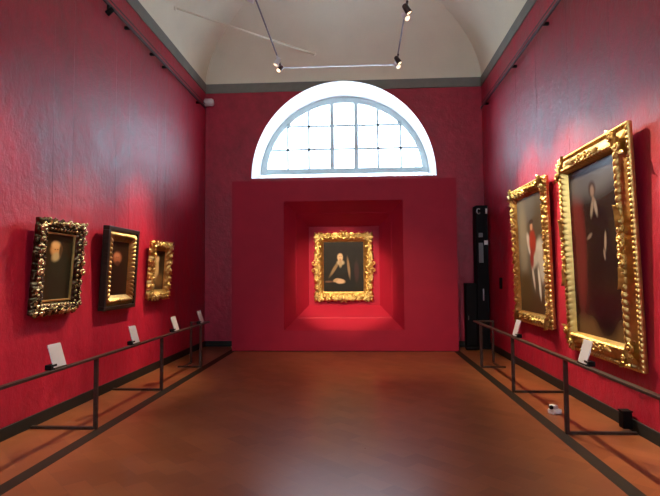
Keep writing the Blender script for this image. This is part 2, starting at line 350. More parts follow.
# ------------------------------------------------------------------ carved frames
def frame_mesh(iw, ih, fw, depth, style, lift=0.0, seed=1):
    """moulded frame round an opening iw x ih; local x right, z up (0 = lower outer edge), front towards -y"""
    mb = MB(); rnd = random.Random(seed)
    hz = ih / 2 + fw; nt = 22
    per = {'lumpy': 0.085, 'acanthus': 0.11, 'beads': 0.07, 'gadroon': 0.05, 'crest': 0.10}[style]
    cols = []
    for side in range(4):
        L = (iw if side % 2 == 0 else ih)
        ns = max(24, int(L / per) * 12 // 1)
        for i in range(ns + (0)):
            cols.append((side, -0.5 + i / ns, L))
    def prof(t):
        if style == 'beads':     # sight edge, high leaf ridge, long hollow falling away, low outer bead
            if t < 0.06: return 0.40
            if t < 0.32: return 0.60 + 0.30 * math.sin(PI * (t - 0.06) / 0.26)
            if t < 0.80: return 0.30 + 0.35 * (1 - (t - 0.32) / 0.48) ** 1.5
            return 0.30 + 0.14 * math.sin(PI * (t - 0.80) / 0.20)
        if style == 'gadroon':
            if t < 0.1: return 0.3
            return 0.3 + 0.6 * math.sin(PI * min(1, (t - 0.1) / 0.8)) ** 0.8 * 0.6 + 0.35 * t
        if t < 0.10: return 0.25
        return 0.30 + 0.62 * math.sin(PI * min(1.0, (t - 0.10) / 0.95)) ** 0.75
    def relief(a, t, L, side):
        A = abs(a * L)
        if style == 'beads':
            if 0.06 <= t < 0.32: return 0.14 * abs(math.sin(PI * A / per)) ** 0.6
            if t > 0.80: return 0.14 * abs(math.sin(PI * A / (per * 0.6))) ** 0.6
            return 0
        if style == 'gadroon':
            if 0.2 < t < 0.85: return 0.32 * abs(math.sin(PI * (A / per + 0.6 * t))) ** 0.6 * math.sin(PI * (t - 0.2) / 0.65)
            return 0.06 * abs(math.sin(2 * PI * A / per))
        if t < 0.10: return 0.05 * abs(math.sin(PI * A / 0.03))
        c = math.sin(PI * (t - 0.10) / 0.9)
        w = 0.45 * math.sin(2 * PI * t + 1.3 * math.sin(A / per * 1.7))
        lobe = abs(math.sin(PI * (A / per + w))) ** 0.7
        cross = abs(math.sin(PI * (t * 2.2 + 0.5 * math.sin(2 * PI * A / (per * 2)))) ) ** 0.7
        vein = 0.12 * math.sin(2 * PI * (A / (per * 0.22) + 2 * t))
        return (0.55 * lobe * cross + vein - 0.15) * c
    def sil(a, L, side):
        A = abs(a * L)
        if style in ('lumpy',): return 0.13 * math.sin(2 * PI * A / (per * 1.25) + side) + 0.07 * math.sin(2 * PI * A / (per * 0.53) + 1)
        if style == 'crest': return 0.07 * math.sin(2 * PI * A / per) + 0.04 * math.sin(2 * PI * A / (per * 0.45))
        if style == 'acanthus': return 0.025 * abs(math.sin(PI * A / (per * 0.5)))
        return 0
    vs = []
    for (side, s, L) in cols:
        for k in range(nt + 3):
            t = min(1.0, k / nt)
            sl = sil(s, L, side) * t ** 3
            off = fw * (t + sl)
            dd = depth * (prof(t) + relief(s, t, L, side)) if k <= nt else depth * ((0.2 if style == 'beads' else 0.4) if k == nt + 1 else 0.0)
            if k > nt: off = fw * (1 + sl * (0.6 if k == nt + 1 else 0.2) - (0.03 if k > nt + 1 else 0))
            if k == 0: dd = 0.01
            # mitred: along-position stretches with offset
            if side == 0: x, z = s * (iw + 2 * off), -(ih / 2 + off)
            elif side == 1: x, z = iw / 2 + off, s * (ih + 2 * off)
            elif side == 2: x, z = -s * (iw + 2 * off), ih / 2 + off
            else: x, z = -(iw / 2 + off), -s * (ih + 2 * off)
            vs.append((x, -dd - lift, z + hz))
    m = nt + 3; nc = len(cols); fs = []
    for i in range(nc):
        j = (i + 1) % nc
        for k in range(m - 1): fs.append((i * m + k, j * m + k, j * m + k + 1, i * m + k + 1))
    mb.add(vs, fs, True)
    return mb

def scroll(mb, cx, cz, y, r, ang, hand=1, th=0.02, turns=1.2, flat=0.8):
    """a carved volute: flattened tapering tube on a spiral with a round eye"""
    pts = []; rad = []; N = 20
    for i in range(N + 1):
        u = i / N; rr = r * (1 - 0.80 * u); a = ang + hand * 2 * PI * turns * u
        ex = cx + math.cos(ang) * 0 + rr * math.cos(a); ez = cz + rr * math.sin(a)
        pts.append((ex, y - th * 0.9 * u, ez)); rad.append(th * (0.35 + 0.65 * math.sin(PI * min(1, 0.15 + u * 0.8)) ) * (1 - 0.35 * u))
    mb.tube(pts, rad, 8, True, flat)
    mb.blob((cx, y - th * 0.9, cz), th * 0.75, th * 0.75, th * 0.75, 8, 5)
def leaf(mb, x, z, y, ln, wd, ang, curl=0.35, th=0.018):
    """a lobed acanthus leaf, grown from (x, z) along ang, tip curling forward"""
    N, Mx = 12, 8; vs = []; fs = []
    for i in range(N + 1):
        u = i / N
        w = wd * (math.sin(PI * (0.12 + 0.86 * u)) ** 0.8) * (0.78 + 0.22 * abs(math.sin(PI * u * 4)))
        for k in range(Mx + 1):
            s = -1 + 2 * k / Mx
            lx = ln * u; lz = s * w / 2
            h = th * (1 - s * s) * 1.2 + th * 0.35 * math.cos(PI * s * 4) + curl * ln * 0.25 * u ** 3
            a = ang + s * 0.25 * (1 - u)
            px = x + lx * math.cos(ang) - lz * math.sin(ang); pz = z + lx * math.sin(ang) + lz * math.cos(ang)
            vs.append((px, y - h, pz))
    for i in range(N):
        for k in range(Mx): fs.append((i * (Mx + 1) + k, i * (Mx + 1) + k + 1, (i + 1) * (Mx + 1) + k + 1, (i + 1) * (Mx + 1) + k))
    mb.add(vs, fs, True)

def edge_points(iw, ih, fw, k, spacing, z0):
    """points along the rectangle at fraction k of the frame width: (x, z, outward angle, tangent index)"""
    hw, hh = iw / 2 + fw * k, ih / 2 + fw * k; cz = ih / 2 + fw; res = []
    for side, (L, ang) in enumerate(((2 * hw, -PI / 2), (2 * hh, 0), (2 * hw, PI / 2), (2 * hh, PI))):
        nn = max(2, int(round(L / spacing)))
        for i in range(nn):
            s = -0.5 + (i + 0.5) / nn
            if side == 0: x, z = s * L, cz - hh
            elif side == 1: x, z = hw, cz + s * L
            elif side == 2: x, z = -s * L, cz + hh
            else: x, z = -hw, cz - s * L
            res.append((x, z, ang, 1 if s > 0 else -1))
    return res

# canvas pictures: a dark ground and soft brush shapes
def canvas_mat(name, w, h, ground, ground2, shapes, rough=0.3):
    m, N, L, b = newmat(name)
    tc = N.new('ShaderNodeTexCoord'); mp = N.new('ShaderNodeMapping'); mp.inputs['Scale'].default_value = (1 / w, 1, 1 / h)
    L.new(tc.outputs['Object'], mp.inputs['Vector'])
    nz = N.new('ShaderNodeTexNoise'); nz.inputs['Scale'].default_value = 5; nz.inputs['Detail'].default_value = 5
    L.new(mp.outputs['Vector'], nz.inputs['Vector'])
    # wobble the coordinates a little so that outlines look brushed
    sub = N.new('ShaderNodeVectorMath'); sub.operation = 'SUBTRACT'; sub.inputs[1].default_value = (0.5, 0.5, 0.5); L.new(nz.outputs['Color'], sub.inputs[0])
    sc = N.new('ShaderNodeVectorMath'); sc.operation = 'SCALE'; sc.inputs['Scale'].default_value = 0.025; L.new(sub.outputs[0], sc.inputs[0])
    av = N.new('ShaderNodeVectorMath'); av.operation = 'ADD'; L.new(mp.outputs['Vector'], av.inputs[0]); L.new(sc.outputs[0], av.inputs[1])
    mx0 = N.new('ShaderNodeMix'); mx0.data_type = 'RGBA'; mx0.inputs['A'].default_value = tuple(c * 0.55 for c in ground) + (1,); mx0.inputs['B'].default_value = tuple(c * 0.55 for c in ground2) + (1,)
    L.new(nz.outputs['Fac'], mx0.inputs['Factor']); cur = mx0.outputs['Result']
    for (cx, cz, rx, rz, rot, col, soft) in shapes:
        q = N.new('ShaderNodeMapping'); q.vector_type = 'TEXTURE'
        q.inputs['Location'].default_value = (cx, 0, cz); q.inputs['Rotation'].default_value = (0, -math.radians(rot), 0); q.inputs['Scale'].default_value = (rx, 1000, rz)
        L.new(av.outputs[0], q.inputs['Vector'])
        ln = N.new('ShaderNodeVectorMath'); ln.operation = 'LENGTH'; L.new(q.outputs[0], ln.inputs[0])
        mr = N.new('ShaderNodeMapRange'); mr.interpolation_type = 'SMOOTHSTEP'
        mr.inputs['From Min'].default_value = 1 + soft; mr.inputs['From Max'].default_value = 1 - soft; L.new(ln.outputs['Value'], mr.inputs['Value'])
        mx = N.new('ShaderNodeMix'); mx.data_type = 'RGBA'; L.new(mr.outputs['Result'], mx.inputs['Factor']); L.new(cur, mx.inputs['A']); mx.inputs['B'].default_value = tuple(col) + (1,)
        cur = mx.outputs['Result']
    L.new(cur, b.inputs['Base Color']); b.inputs['Roughness'].default_value = rough; b.inputs['Specular IOR Level'].default_value = 0.12
    return m
def canvas(iw, ih, fw, mat, parent):
    mb = MB(); mb.box(-iw / 2 - 0.015, iw / 2 + 0.015, -0.006, 0.014, -ih / 2 - 0.015, ih / 2 + 0.015)
    o = mb.build('canvas', mat, parent); o.location = (0, -0.012, ih / 2 + fw); return o
def wires(parent, w, h, xs, tilt, ztop, zb, gap):
    for x in xs:
        # from the back of the frame's top edge up to the picture rail, in local space
        p0 = Vector((x, -0.03, h - 0.03)); c, s = math.cos(tilt), math.sin(tilt)
        dz = ztop - (zb + h * c); dy = gap
        p1 = p0 + Vector((0, dz * s + dy * c, dz * c - dy * s))
        MB().tube([p0, p1], 0.0008, 6).build('hanging_wire', M_WIRE, parent)

HP = PI / 2
# --- left wall, nearest: worn gilt openwork, ground painted dark as gap shade
w, h, fw = 0.89, 1.05, 0.145; iw, ih = w - 2 * fw, h - 2 * fw; tl = 0.074
t = thing('framed_portrait', 'bearded old man portrait in dark knobbly gilt frame, nearest on left wall', 'painting', (XL + 0.012, 5.78, 1.18), (tl, 0, HP), 'paintings hung on the red walls')
f = frame_mesh(iw, ih, fw, 0.085, 'lumpy', seed=3); f.build('frame', M_GOLDD, t)
f = MB()
for i, (x, z, a, s) in enumerate(edge_points(iw, ih, fw, 0.78, 0.13, 0)):
    kr = random.uniform(0.55, 1.25); scroll(f, x + 0.03 * (kr - 0.8) * math.cos(a), z + 0.03 * (kr - 0.8) * math.sin(a), -0.08, 0.046 * kr, a + s * HP + random.uniform(-1, 1), s, 0.024 * kr, 1.1)
    leaf(f, x - 0.02 * math.cos(a) + 0.06 * math.sin(a), z - 0.02 * math.sin(a) + 0.06 * math.cos(a), -0.06, 0.075, 0.045, a + s * 0.7, 0.6)
    kr = random.uniform(0.4, 1.2); f.blob((x + 0.062 * math.sin(a), -0.072, z + 0.062 * math.cos(a)), 0.022 * kr, 0.028 * kr, 0.022 * kr, 8, 6)
for i, (x, z, a, s) in enumerate(edge_points(iw, ih, fw, 0.30, 0.062, 0)): f.blob((x, -0.072, z), 0.015, 0.018, 0.018, 8, 6)
cv = f.build('gilt_carving', M_GILTP, t); cv['label'] = 'worn gilt knobs and scrolls'
fi = MB()
for x0, x1, z0, z1 in ((-iw / 2, iw / 2, fw - 0.004, fw + 0.014), (-iw / 2, iw / 2, h - fw - 0.014, h - fw + 0.004), (-iw / 2, -iw / 2 + 0.016, fw, h - fw), (iw / 2 - 0.016, iw / 2, fw, h - fw)): fi.box(x0, x1, -0.040, -0.012, z0, z1, 0.003)
fi.build('sight_edge', M_GOLD, t)

canvas(iw, ih, fw, canvas_mat('portrait_of_bearded_man', iw, ih, (0.035, 0.022, 0.009), (0.075, 0.045, 0.016), [
    (0.10, -0.18, 0.42, 0.42, 0, (0.020, 0.022, 0.012), 0.25), (0.05, 0.0, 0.22, 0.16, 0, (0.025, 0.026, 0.014), 0.3),
    (-0.08, 0.26, 0.17, 0.10, 0, (0.62, 0.31, 0.10), 0.4), (-0.10, 0.33, 0.13, 0.05, 0, (0.75, 0.45, 0.18), 0.5), (-0.07, 0.15, 0.13, 0.065, 10, (0.50, 0.38, 0.18), 0.5),
    (0.07, 0.24, 0.05, 0.09, 0, (0.09, 0.05, 0.02), 0.5), (-0.11, 0.26, 0.018, 0.008, 0, (0.08, 0.03, 0.01), 0.5), (-0.03, 0.26, 0.018, 0.008, 0, (0.08, 0.03, 0.01), 0.5)]), t)
wires(t, w, h, (-0.2, 0.2), tl, 5.25, 1.18, 0.0)

# --- left wall, middle: dark wooden outer frame, carved gilt inner
w, h, fw = 0.975, 1.15, 0.20; iw, ih = w - 2 * fw, h - 2 * fw; tl = 0.053
t = thing('framed_portrait', 'dark portrait in black-brown box frame with gilt inner moulding, middle on left wall', 'painting', (XL + 0.012, 7.316, 1.13), (tl, 0, HP), 'paintings hung on the red walls')
wf = MB(); g2 = 0.058
for x0, x1, z0, z1 in ((-w / 2, w / 2, 0, g2), (-w / 2, w / 2, h - g2, h), (-w / 2, -w / 2 + g2, g2, h - g2), (w / 2 - g2, w / 2, g2, h - g2)):
    wf.box(x0, x1, -0.09, 0, z0, z1, 0.008)
wf.build('outer_frame', M_WOOD, t)
gf = frame_mesh(iw, ih, fw - g2 + 0.01, 0.085, 'gadroon')
gf.v = [(x, y, z + g2 - 0.01) for x, y, z in gf.v]
gm = gf.build('frame', M_GOLDM, t); gm['label'] = 'gilt carved inner moulding'
canvas(iw, ih, fw, canvas_mat('portrait_of_dark_man', iw, ih, (0.028, 0.014, 0.007), (0.050, 0.024, 0.010), [
    (0.0, -0.22, 0.40, 0.36, 0, (0.020, 0.010, 0.006), 0.3), (-0.10, 0.20, 0.21, 0.105, 0, (0.36, 0.12, 0.05), 0.45), (-0.12, 0.245, 0.14, 0.045, 0, (0.50, 0.20, 0.10), 0.5),
    (-0.07, 0.09, 0.11, 0.05, 0, (0.09, 0.035, 0.02), 0.5), (-0.14, 0.21, 0.02, 0.008, 0, (0.05, 0.02, 0.01), 0.5), (-0.06, 0.21, 0.02, 0.008, 0, (0.05, 0.02, 0.01), 0.5)]), t)
wires(t, w, h, (-0.22, 0.22), tl, 5.25, 1.13, 0.0)

# --- left wall, far: bright gilt leafy
w, h, fw = 0.82, 0.95, 0.15; iw, ih = w - 2 * fw, h - 2 * fw; tl = 0.067
t = thing('framed_picture', 'small picture in a bright leafy gilt frame, farthest on left wall', 'painting', (XL + 0.012, 8.786, 1.215), (tl, 0, HP), 'paintings hung on the red walls')
f = frame_mesh(iw, ih, fw, 0.085, 'lumpy', seed=5)
f.build('frame', M_GOLD, t); f = MB()
for i, (x, z, a, s) in enumerate(edge_points(iw, ih, fw, 0.78, 0.13, 0)):
    scroll(f, x, z, -0.09, 0.045, a - s * HP, -s, 0.022, 1.1)
    leaf(f, x, z, -0.08, 0.09, 0.07, a + s * 0.9, 0.5)
for i, (x, z, a, s) in enumerate(edge_points(iw, ih, fw, 0.50, 0.08, 0)): leaf(f, x, z, -0.075, 0.06, 0.035, a - s * 1.2, 0.4)
f.build('carving', M_GOLDB, t)
canvas(iw, ih, fw, canvas_mat('small_figure_picture', iw, ih, (0.07, 0.042, 0.018), (0.12, 0.08, 0.03), [
    (-0.14, 0.03, 0.20, 0.30, 8, (0.55, 0.38, 0.16), 0.45), (-0.10, 0.28, 0.15, 0.08, 0, (0.70, 0.48, 0.24), 0.4), (0.15, -0.25, 0.30, 0.15, 0, (0.16, 0.09, 0.03), 0.5), (0.2, 0.2, 0.16, 0.25, 0, (0.03, 0.02, 0.01), 0.5)]), t)
wires(t, w, h, (-0.18, 0.18), tl, 5.25, 1.215, 0.0)

# --- right wall, far: tall gilt acanthus frame, rider on a white horse
w, h, fw = 1.66, 2.17, 0.175; iw, ih = w - 2 * fw, h - 2 * fw; tl = 0.025
t = thing('framed_picture', 'tall painting of a red rider on a white horse, broad gilt frame, right wall', 'painting', (XR - 0.012, 8.37, 0.81), (tl, 0, -HP), 'paintings hung on the red walls')
f = frame_mesh(iw, ih, fw, 0.085, 'acanthus')
f.build('frame', M_GOLD, t); f = MB()
for i, (x, z, a, s) in enumerate(edge_points(iw, ih, fw, 0.60, 0.145, 0)):
    leaf(f, x - 0.06 * math.cos(a), z - 0.06 * math.sin(a), -0.065, 0.13, 0.075, a + s * 0.55, 0.45, 0.02)
    scroll(f, x + 0.04 * s * math.sin(a), z + 0.04 * s * math.cos(a), -0.075, 0.03, a, s, 0.014, 1.0)
for i, (x, z, a, s) in enumerate(edge_points(iw, ih, fw, 0.97, 0.07, 0)): f.blob((x, -0.05, z), 0.022, 0.022, 0.022, 8, 6)
for sx in (-1, 1):
    for sz in (0, 1):
        cxx, czz = sx * (iw / 2 + fw * 0.55), (h - fw * 0.45 if sz else fw * 0.45); dg = math.atan2(1 if sz else -1, sx)
        for da in (-0.9, -0.3, 0.3, 0.9): leaf(f, cxx - 0.07 * math.cos(dg), czz - 0.07 * math.sin(dg), -0.09, 0.16, 0.075, dg + da, 0.2, 0.022)
f.build('carving', M_GOLDB, t)
canvas(iw, ih, fw, canvas_mat('rider_and_horse', iw, ih, (0.10, 0.085, 0.055), (0.17, 0.15, 0.11), [
    (0.0, 0.42, 0.7, 0.14, 0, (0.10, 0.10, 0.09), 0.5), (0.3, 0.2, 0.25, 0.25, 0, (0.07, 0.055, 0.035), 0.6), (-0.3, 0.10, 0.16, 0.32, 0, (0.20, 0.18, 0.13), 0.6), (0.0, -0.46, 0.7, 0.12, 0, (0.055, 0.036, 0.016), 0.5), (-0.3, -0.30, 0.25, 0.15, 0, (0.07, 0.05, 0.02), 0.5),
    (0.26, 0.02, 0.13, 0.10, 20, (0.40, 0.38, 0.33), 0.4), (0.32, -0.12, 0.09, 0.12, 0, (0.36, 0.34, 0.29), 0.4), (0.10, -0.05, 0.14, 0.06, 20, (0.34, 0.32, 0.27), 0.4),
    (0.22, -0.25, 0.035, 0.14, 10, (0.50, 0.47, 0.40), 0.3), (0.42, -0.32, 0.035, 0.13, -12, (0.52, 0.49, 0.42), 0.3), (0.02, -0.20, 0.03, 0.11, 20, (0.42, 0.38, 0.30), 0.3),
    (-0.08, 0.08, 0.06, 0.12, 40, (0.48, 0.44, 0.38), 0.3), (0.04, 0.10, 0.12, 0.11, 0, (0.26, 0.035, 0.02), 0.3), (0.0, -0.03, 0.06, 0.09, -15, (0.20, 0.03, 0.02), 0.3), (0.02, 0.235, 0.045, 0.035, 0, (0.42, 0.22, 0.13), 0.3), (0.02, 0.275, 0.08, 0.02, 0, (0.04, 0.025, 0.02), 0.3)], 0.28), t)
wires(t, w, h, (-0.5, 0.5), tl, 5.16, 0.81, 0.0)

# --- right wall, near: very tall gilt frame with beads and carved clasps
w, h, fw = 1.80, 2.44, 0.235; iw, ih = w - 2 * fw, h - 2 * fw; tl = 0.03
t = thing('framed_portrait', 'full-length lady in black dress in the biggest beaded gilt frame, near right', 'painting', (XR - 0.012, 6.10, 0.635), (tl, 0, -HP), 'paintings hung on the red walls')
f = frame_mesh(iw, ih, fw, 0.115, 'beads')
f.build('frame', M_GOLD, t)
for sx in (-1, 1):
    for sz in (0, 1):
        cb = MB(); cxx, czz = sx * (iw / 2 + fw * 0.20), (h - fw * 0.80 if sz else fw * 0.80); dg = math.atan2(1 if sz else -1, sx)
        for da in (-1.25, -0.75, -0.25, 0.25, 0.75, 1.25): leaf(cb, cxx - 0.03 * math.cos(dg), czz - 0.03 * math.sin(dg), -0.085, 0.15 if abs(da) < 1 else 0.22, 0.08, dg + da, 0.15, 0.024)
        for s in (-1, 1): scroll(cb, cxx + 0.09 * math.cos(dg + s * 1.3), czz + 0.09 * math.sin(dg + s * 1.3), -0.11, 0.05, dg, s, 0.02, 1.3)
        cb.build('corner_ornament', M_GOLD, t)
    cb = MB()
    for k in range(-3, 4):
        scroll(cb, sx * (iw / 2 + fw * 0.28), h / 2 + k * 0.085, -0.105, 0.055 - 0.007 * abs(k), PI / 2, sx * (1 if k % 2 else -1), 0.022, 1.1)
    for s in (-1, 1): leaf(cb, sx * (iw / 2 + fw * 0.28), h / 2 + s * 0.2, -0.10, 0.22, 0.10, s * HP, 0.3, 0.03)
    cb.build('side_ornament', M_GOLD, t)
for sz in (0, 1):
    cb = MB(); zc = h - fw * 0.62 if sz else fw * 0.62
    for k in range(-3, 4): scroll(cb, k * 0.085, zc, -0.105, 0.055 - 0.006 * abs(k), 0, (1 if k % 2 else -1), 0.022, 1.1)
    for s in (0, PI): leaf(cb, math.cos(s) * 0.2, zc, -0.10, 0.24, 0.10, s, 0.3, 0.03)
    cb.build('side_ornament', M_GOLD, t)
canvas(iw, ih, fw, canvas_mat('portrait_of_standing_lady', iw, ih, (0.022, 0.014, 0.011), (0.042, 0.028, 0.022), [
    (-0.36, 0.05, 0.16, 0.42, 0, (0.10, 0.018, 0.016), 0.4), (-0.1, 0.43, 0.6, 0.12, 0, (0.085, 0.085, 0.090), 0.5), (0.0, -0.47, 0.7, 0.08, 0, (0.10, 0.06, 0.025), 0.5),  # blue-grey ellipse at the top paints glare haze into the canvas
    (0.10, -0.20, 0.28, 0.30, 0, (0.010, 0.006, 0.007), 0.2), (0.10, 0.10, 0.16, 0.15, 0, (0.012, 0.007, 0.008), 0.2),
    (-0.02, 0.355, 0.065, 0.045, 0, (0.04, 0.025, 0.02), 0.35), (-0.02, 0.345, 0.036, 0.032, 0, (0.18, 0.13, 0.10), 0.45), (0.03, 0.245, 0.025, 0.055, 28, (0.22, 0.18, 0.15), 0.5), (-0.04, 0.245, 0.025, 0.055, -28, (0.20, 0.16, 0.13), 0.5), (-0.01, 0.295, 0.02, 0.02, 0, (0.18, 0.13, 0.10), 0.5),
    (-0.12, 0.08, 0.05, 0.013, 15, (0.18, 0.14, 0.11), 0.5), (0.17, 0.04, 0.018, 0.055, -12, (0.22, 0.17, 0.13), 0.45), (0.14, -0.03, 0.014, 0.03, 15, (0.20, 0.15, 0.12), 0.45)], 0.22), t)
wires(t, w, h, (-0.55, 0.55), tl, 5.16, 0.635, 0.0)

# --- recess: the centre portrait
iw, ih, fw = 0.87, 1.09, 0.205; w, h = iw + 2 * fw, ih + 2 * fw
t = thing('framed_portrait', 'seated woman with folded hands in a scrolled gilt frame inside the red recess', 'painting', (-0.365, PY + BYd - 0.004, 1.01), (0, 0, 0), 'paintings hung on the red walls')
f = frame_mesh(iw, ih, fw, 0.085, 'crest')
f.build('frame', M_GOLD, t); f = MB()
for i, (x, z, a, s) in enumerate(edge_points(iw, ih, fw, 0.78, 0.15, 0)):
    scroll(f, x, z, -0.085, 0.048, a + s * HP, s, 0.020, 1.15)
    leaf(f, x - 0.07 * math.cos(a), z - 0.07 * math.sin(a), -0.075, 0.13, 0.07, a - s * 0.7, 0.4)
for sx in (-1, 1):
    for s in (-1, 1):
        scroll(f, sx * (w / 2 + 0.02), h / 2 + s * 0.085, -0.07, 0.065, HP * s, sx * s, 0.022, 1.2)
        leaf(f, sx * (w / 2 - 0.03), h / 2 + s * 0.15, -0.07, 0.18, 0.08, s * HP, 0.3, 0.02)
    for sz in (0, 1):
        dg = math.atan2(1 if sz else -1, sx)
        for da in (-0.8, 0.8): leaf(f, sx * (w / 2 - 0.10), (h - 0.10 if sz else 0.10), -0.08, 0.12, 0.07, dg + da, 0.2, 0.02)
f.build('carving', M_GOLD, t)
for zc, sg in ((0.045, -1), (h - 0.03, 1)):
    cb = MB()
    for s in (-1, 1):
        scroll(cb, s * 0.07, zc + 0.01 * sg, -0.085, 0.065, HP * sg, s * sg, 0.022, 1.1)
        leaf(cb, s * 0.10, zc, -0.08, 0.16, 0.07, 0 if s > 0 else PI, 0.3, 0.02)
    cb.blob((0, -0.10, zc + 0.01), 0.045, 0.03, 0.05, 12, 8)
    cb.build('crest_ornament', M_GOLD, t)
canvas(iw, ih, fw, canvas_mat('portrait_of_seated_woman', iw, ih, (0.022, 0.018, 0.010), (0.045, 0.036, 0.020), [
    (0.0, -0.22, 0.36, 0.28, 0, (0.016, 0.014, 0.009), 0.25), (-0.07, 0.02, 0.19, 0.18, 0, (0.018, 0.016, 0.010), 0.2),
    (-0.22, -0.02, 0.035, 0.20, -38, (0.22, 0.14, 0.06), 0.5), (0.13, -0.02, 0.03, 0.19, 8, (0.24, 0.15, 0.07), 0.5), (0.33, -0.1, 0.06, 0.2, 0, (0.04, 0.02, 0.015), 0.4),
    (-0.085, 0.235, 0.095, 0.085, 0, (0.022, 0.014, 0.009), 0.3), (-0.075, 0.085, 0.09, 0.052, 0, (0.42, 0.33, 0.19), 0.4), (-0.08, 0.06, 0.04, 0.07, 0, (0.34, 0.25, 0.13), 0.5), (-0.087, 0.19, 0.068, 0.082, 0, (0.62, 0.42, 0.22), 0.3), (-0.082, 0.128, 0.035, 0.03, 0, (0.38, 0.24, 0.12), 0.5),
    (-0.10, -0.29, 0.13, 0.05, -6, (0.50, 0.33, 0.18), 0.3), (-0.20, -0.27, 0.07, 0.03, 20, (0.40, 0.26, 0.12), 0.4), (-0.38, -0.30, 0.10, 0.02, 0, (0.12, 0.06, 0.03), 0.5),
    (-0.11, 0.215, 0.014, 0.007, 0, (0.06, 0.03, 0.02), 0.5), (-0.06, 0.215, 0.014, 0.007, 0, (0.06, 0.03, 0.02), 0.5), (-0.088, 0.16, 0.022, 0.006, 0, (0.25, 0.08, 0.05), 0.5)], 0.4), t)

# ------------------------------------------------------------------ barrier railings
def barrier(sx, xr, label, posts, yend):
    """sx: side of the wall as seen from the rail (-1 left wall, 1 right wall)"""
    r = thing('barrier_railing', label, 'railing', (xr, posts[0], 0), group='barrier railings along the side walls')
    y0 = posts[0]; H = 0.742
    MB().box(-0.028, 0.028, 1.6 - y0, yend - y0, H - 0.012, H + 0.012, 0.004).build('top_rail', M_BRONZE, r)
    MB().box(min(0, sx * 0.33) - 0.0, max(0, sx * 0.33), yend - y0 - 0.05, yend - y0, H - 0.012, H + 0.0115, 0.003).build('end_rail', M_BRONZE, r)
    wx = abs((XL if sx < 0 else XR) - xr) - 0.03
    for y in posts:
        MB().box(-0.020, 0.020, -0.018, 0.018, 0.0, H - 0.012, 0.003, M=Matrix.Translation((0, y - y0, 0))).build('post', M_BRONZE, r)
        a, b = sorted((sx * 0.011, sx * wx)) if y != posts[-1] else sorted((sx * 0.011, sx * 0.40))
        MB().box(a, b, y - y0 - 0.022, y - y0 + 0.022, 0.0, 0.028, 0.004).build('foot_bar', M_BRONZE, r)
    MB().box(sx * 0.31 - 0.018, sx * 0.31 + 0.018, yend - y0 - 0.048, yend - y0 - 0.004, 0.0, H - 0.012, 0.003).build('post', M_BRONZE, r)
    MB().box(*sorted((sx * 0.29, sx * 0.33)), posts[-1] - y0 + 0.022, yend - y0 - 0.048, 0.0, 0.025, 0.003).build('foot_bar', M_BRONZE, r)
    return r
barrier(-1, -2.777, 'dark metal barrier railing along the left wall', (1.77, 3.60, 5.43, 7.26, 9.06), 9.52)
barrier(1, 2.037, 'dark metal barrier railing along the right wall', (1.95, 3.72, 5.43, 7.26, 9.12), 9.60)

def caption(sx, xr, y, label, w=0.205, h=0.235):
    """white caption plate tilted like a lectern, clamped on the rail: sx -1 left, 1 right"""
    c = thing('caption_plate', label, 'sign', (xr, y, 0.754), (0, 0, 0), 'caption plates on the railings')
    h = h * 0.92
    a = math.radians(17) * sx
    M = Matrix.Translation((0, 0, 0.012)) @ Matrix.Rotation(a, 4, 'Y')
    MB().box(-0.004, 0.004, -w / 2, w / 2, 0.0, h, 0.002, M=M).build('plate', M_CARD, c)
    MB().box(*sorted((sx * 0.0, sx * 0.06)), -w / 2 - 0.04, -w / 2 + 0.06, 0.0, 0.045, 0.004).build('clamp', M_BLACK, c)
    MB().box(-0.012, 0.012, -w / 2, w / 2, 0.0, 0.016, 0.002).build('bracket', M_BRONZE, c)
caption(-1, -2.777, 4.755, 'white caption plate on left railing, nearest the camera, in front of nearest portrait')
caption(-1, -2.777, 6.42, 'second white caption plate along left railing, in front of the dark box-framed portrait', 0.19)
caption(-1, -2.777, 7.86, 'third white caption plate along left railing, below the small bright gilt picture', 0.20)
caption(-1, -2.777, 9.14, 'white caption plate at the far end of the left railing', 0.20)
caption(1, 2.037, 5.02, 'white caption plate on right railing below the tallest gilt frame', 0.19)
caption(1, 2.037, 7.16, 'white caption plate on right railing below the rider painting', 0.19)

# small things on the floor by the right wall
b = thing('sensor_box', 'small black ribbed box standing at the end of the right railing foot bar', 'box', (2.665, 5.56, 0.028))
k = MB(); k.box(-0.045, 0.045, -0.05, 0.05, 0, 0.165, 0.006)
for i in range(5): k.box(-0.048, -0.044, -0.04 + i * 0.018, -0.032 + i * 0.018, 0.02, 0.145)
k.build('body', M_BLACK, b)
MB().box(-0.05, 0.05, -0.056, 0.056, 0.165, 0.178, 0.003).build('lid', M_BLACK, b)
b = thing('floor_device', 'small white device with black knob lying on the terracotta floor by the right stone strip', 'device', (2.20, 6.20, 0), (0, 0, 0.5))
k = MB(); k.box(-0.07, 0.055, -0.05, 0.05, 0, 0.055, 0.012); k.box(-0.05, 0.02, -0.03, 0.05, 0.05, 0.10, 0.012); k.build('body', M_WHITE, b)
k = MB(); k.lathe([(0.022, 0), (0.024, 0.01), (0.018, 0.03)], 14, M=Matrix.Translation((-0.05, 0.0, 0.075)) @ Matrix.Rotation(-HP, 4, 'Y')); k.build('knob', M_BLACK, b)

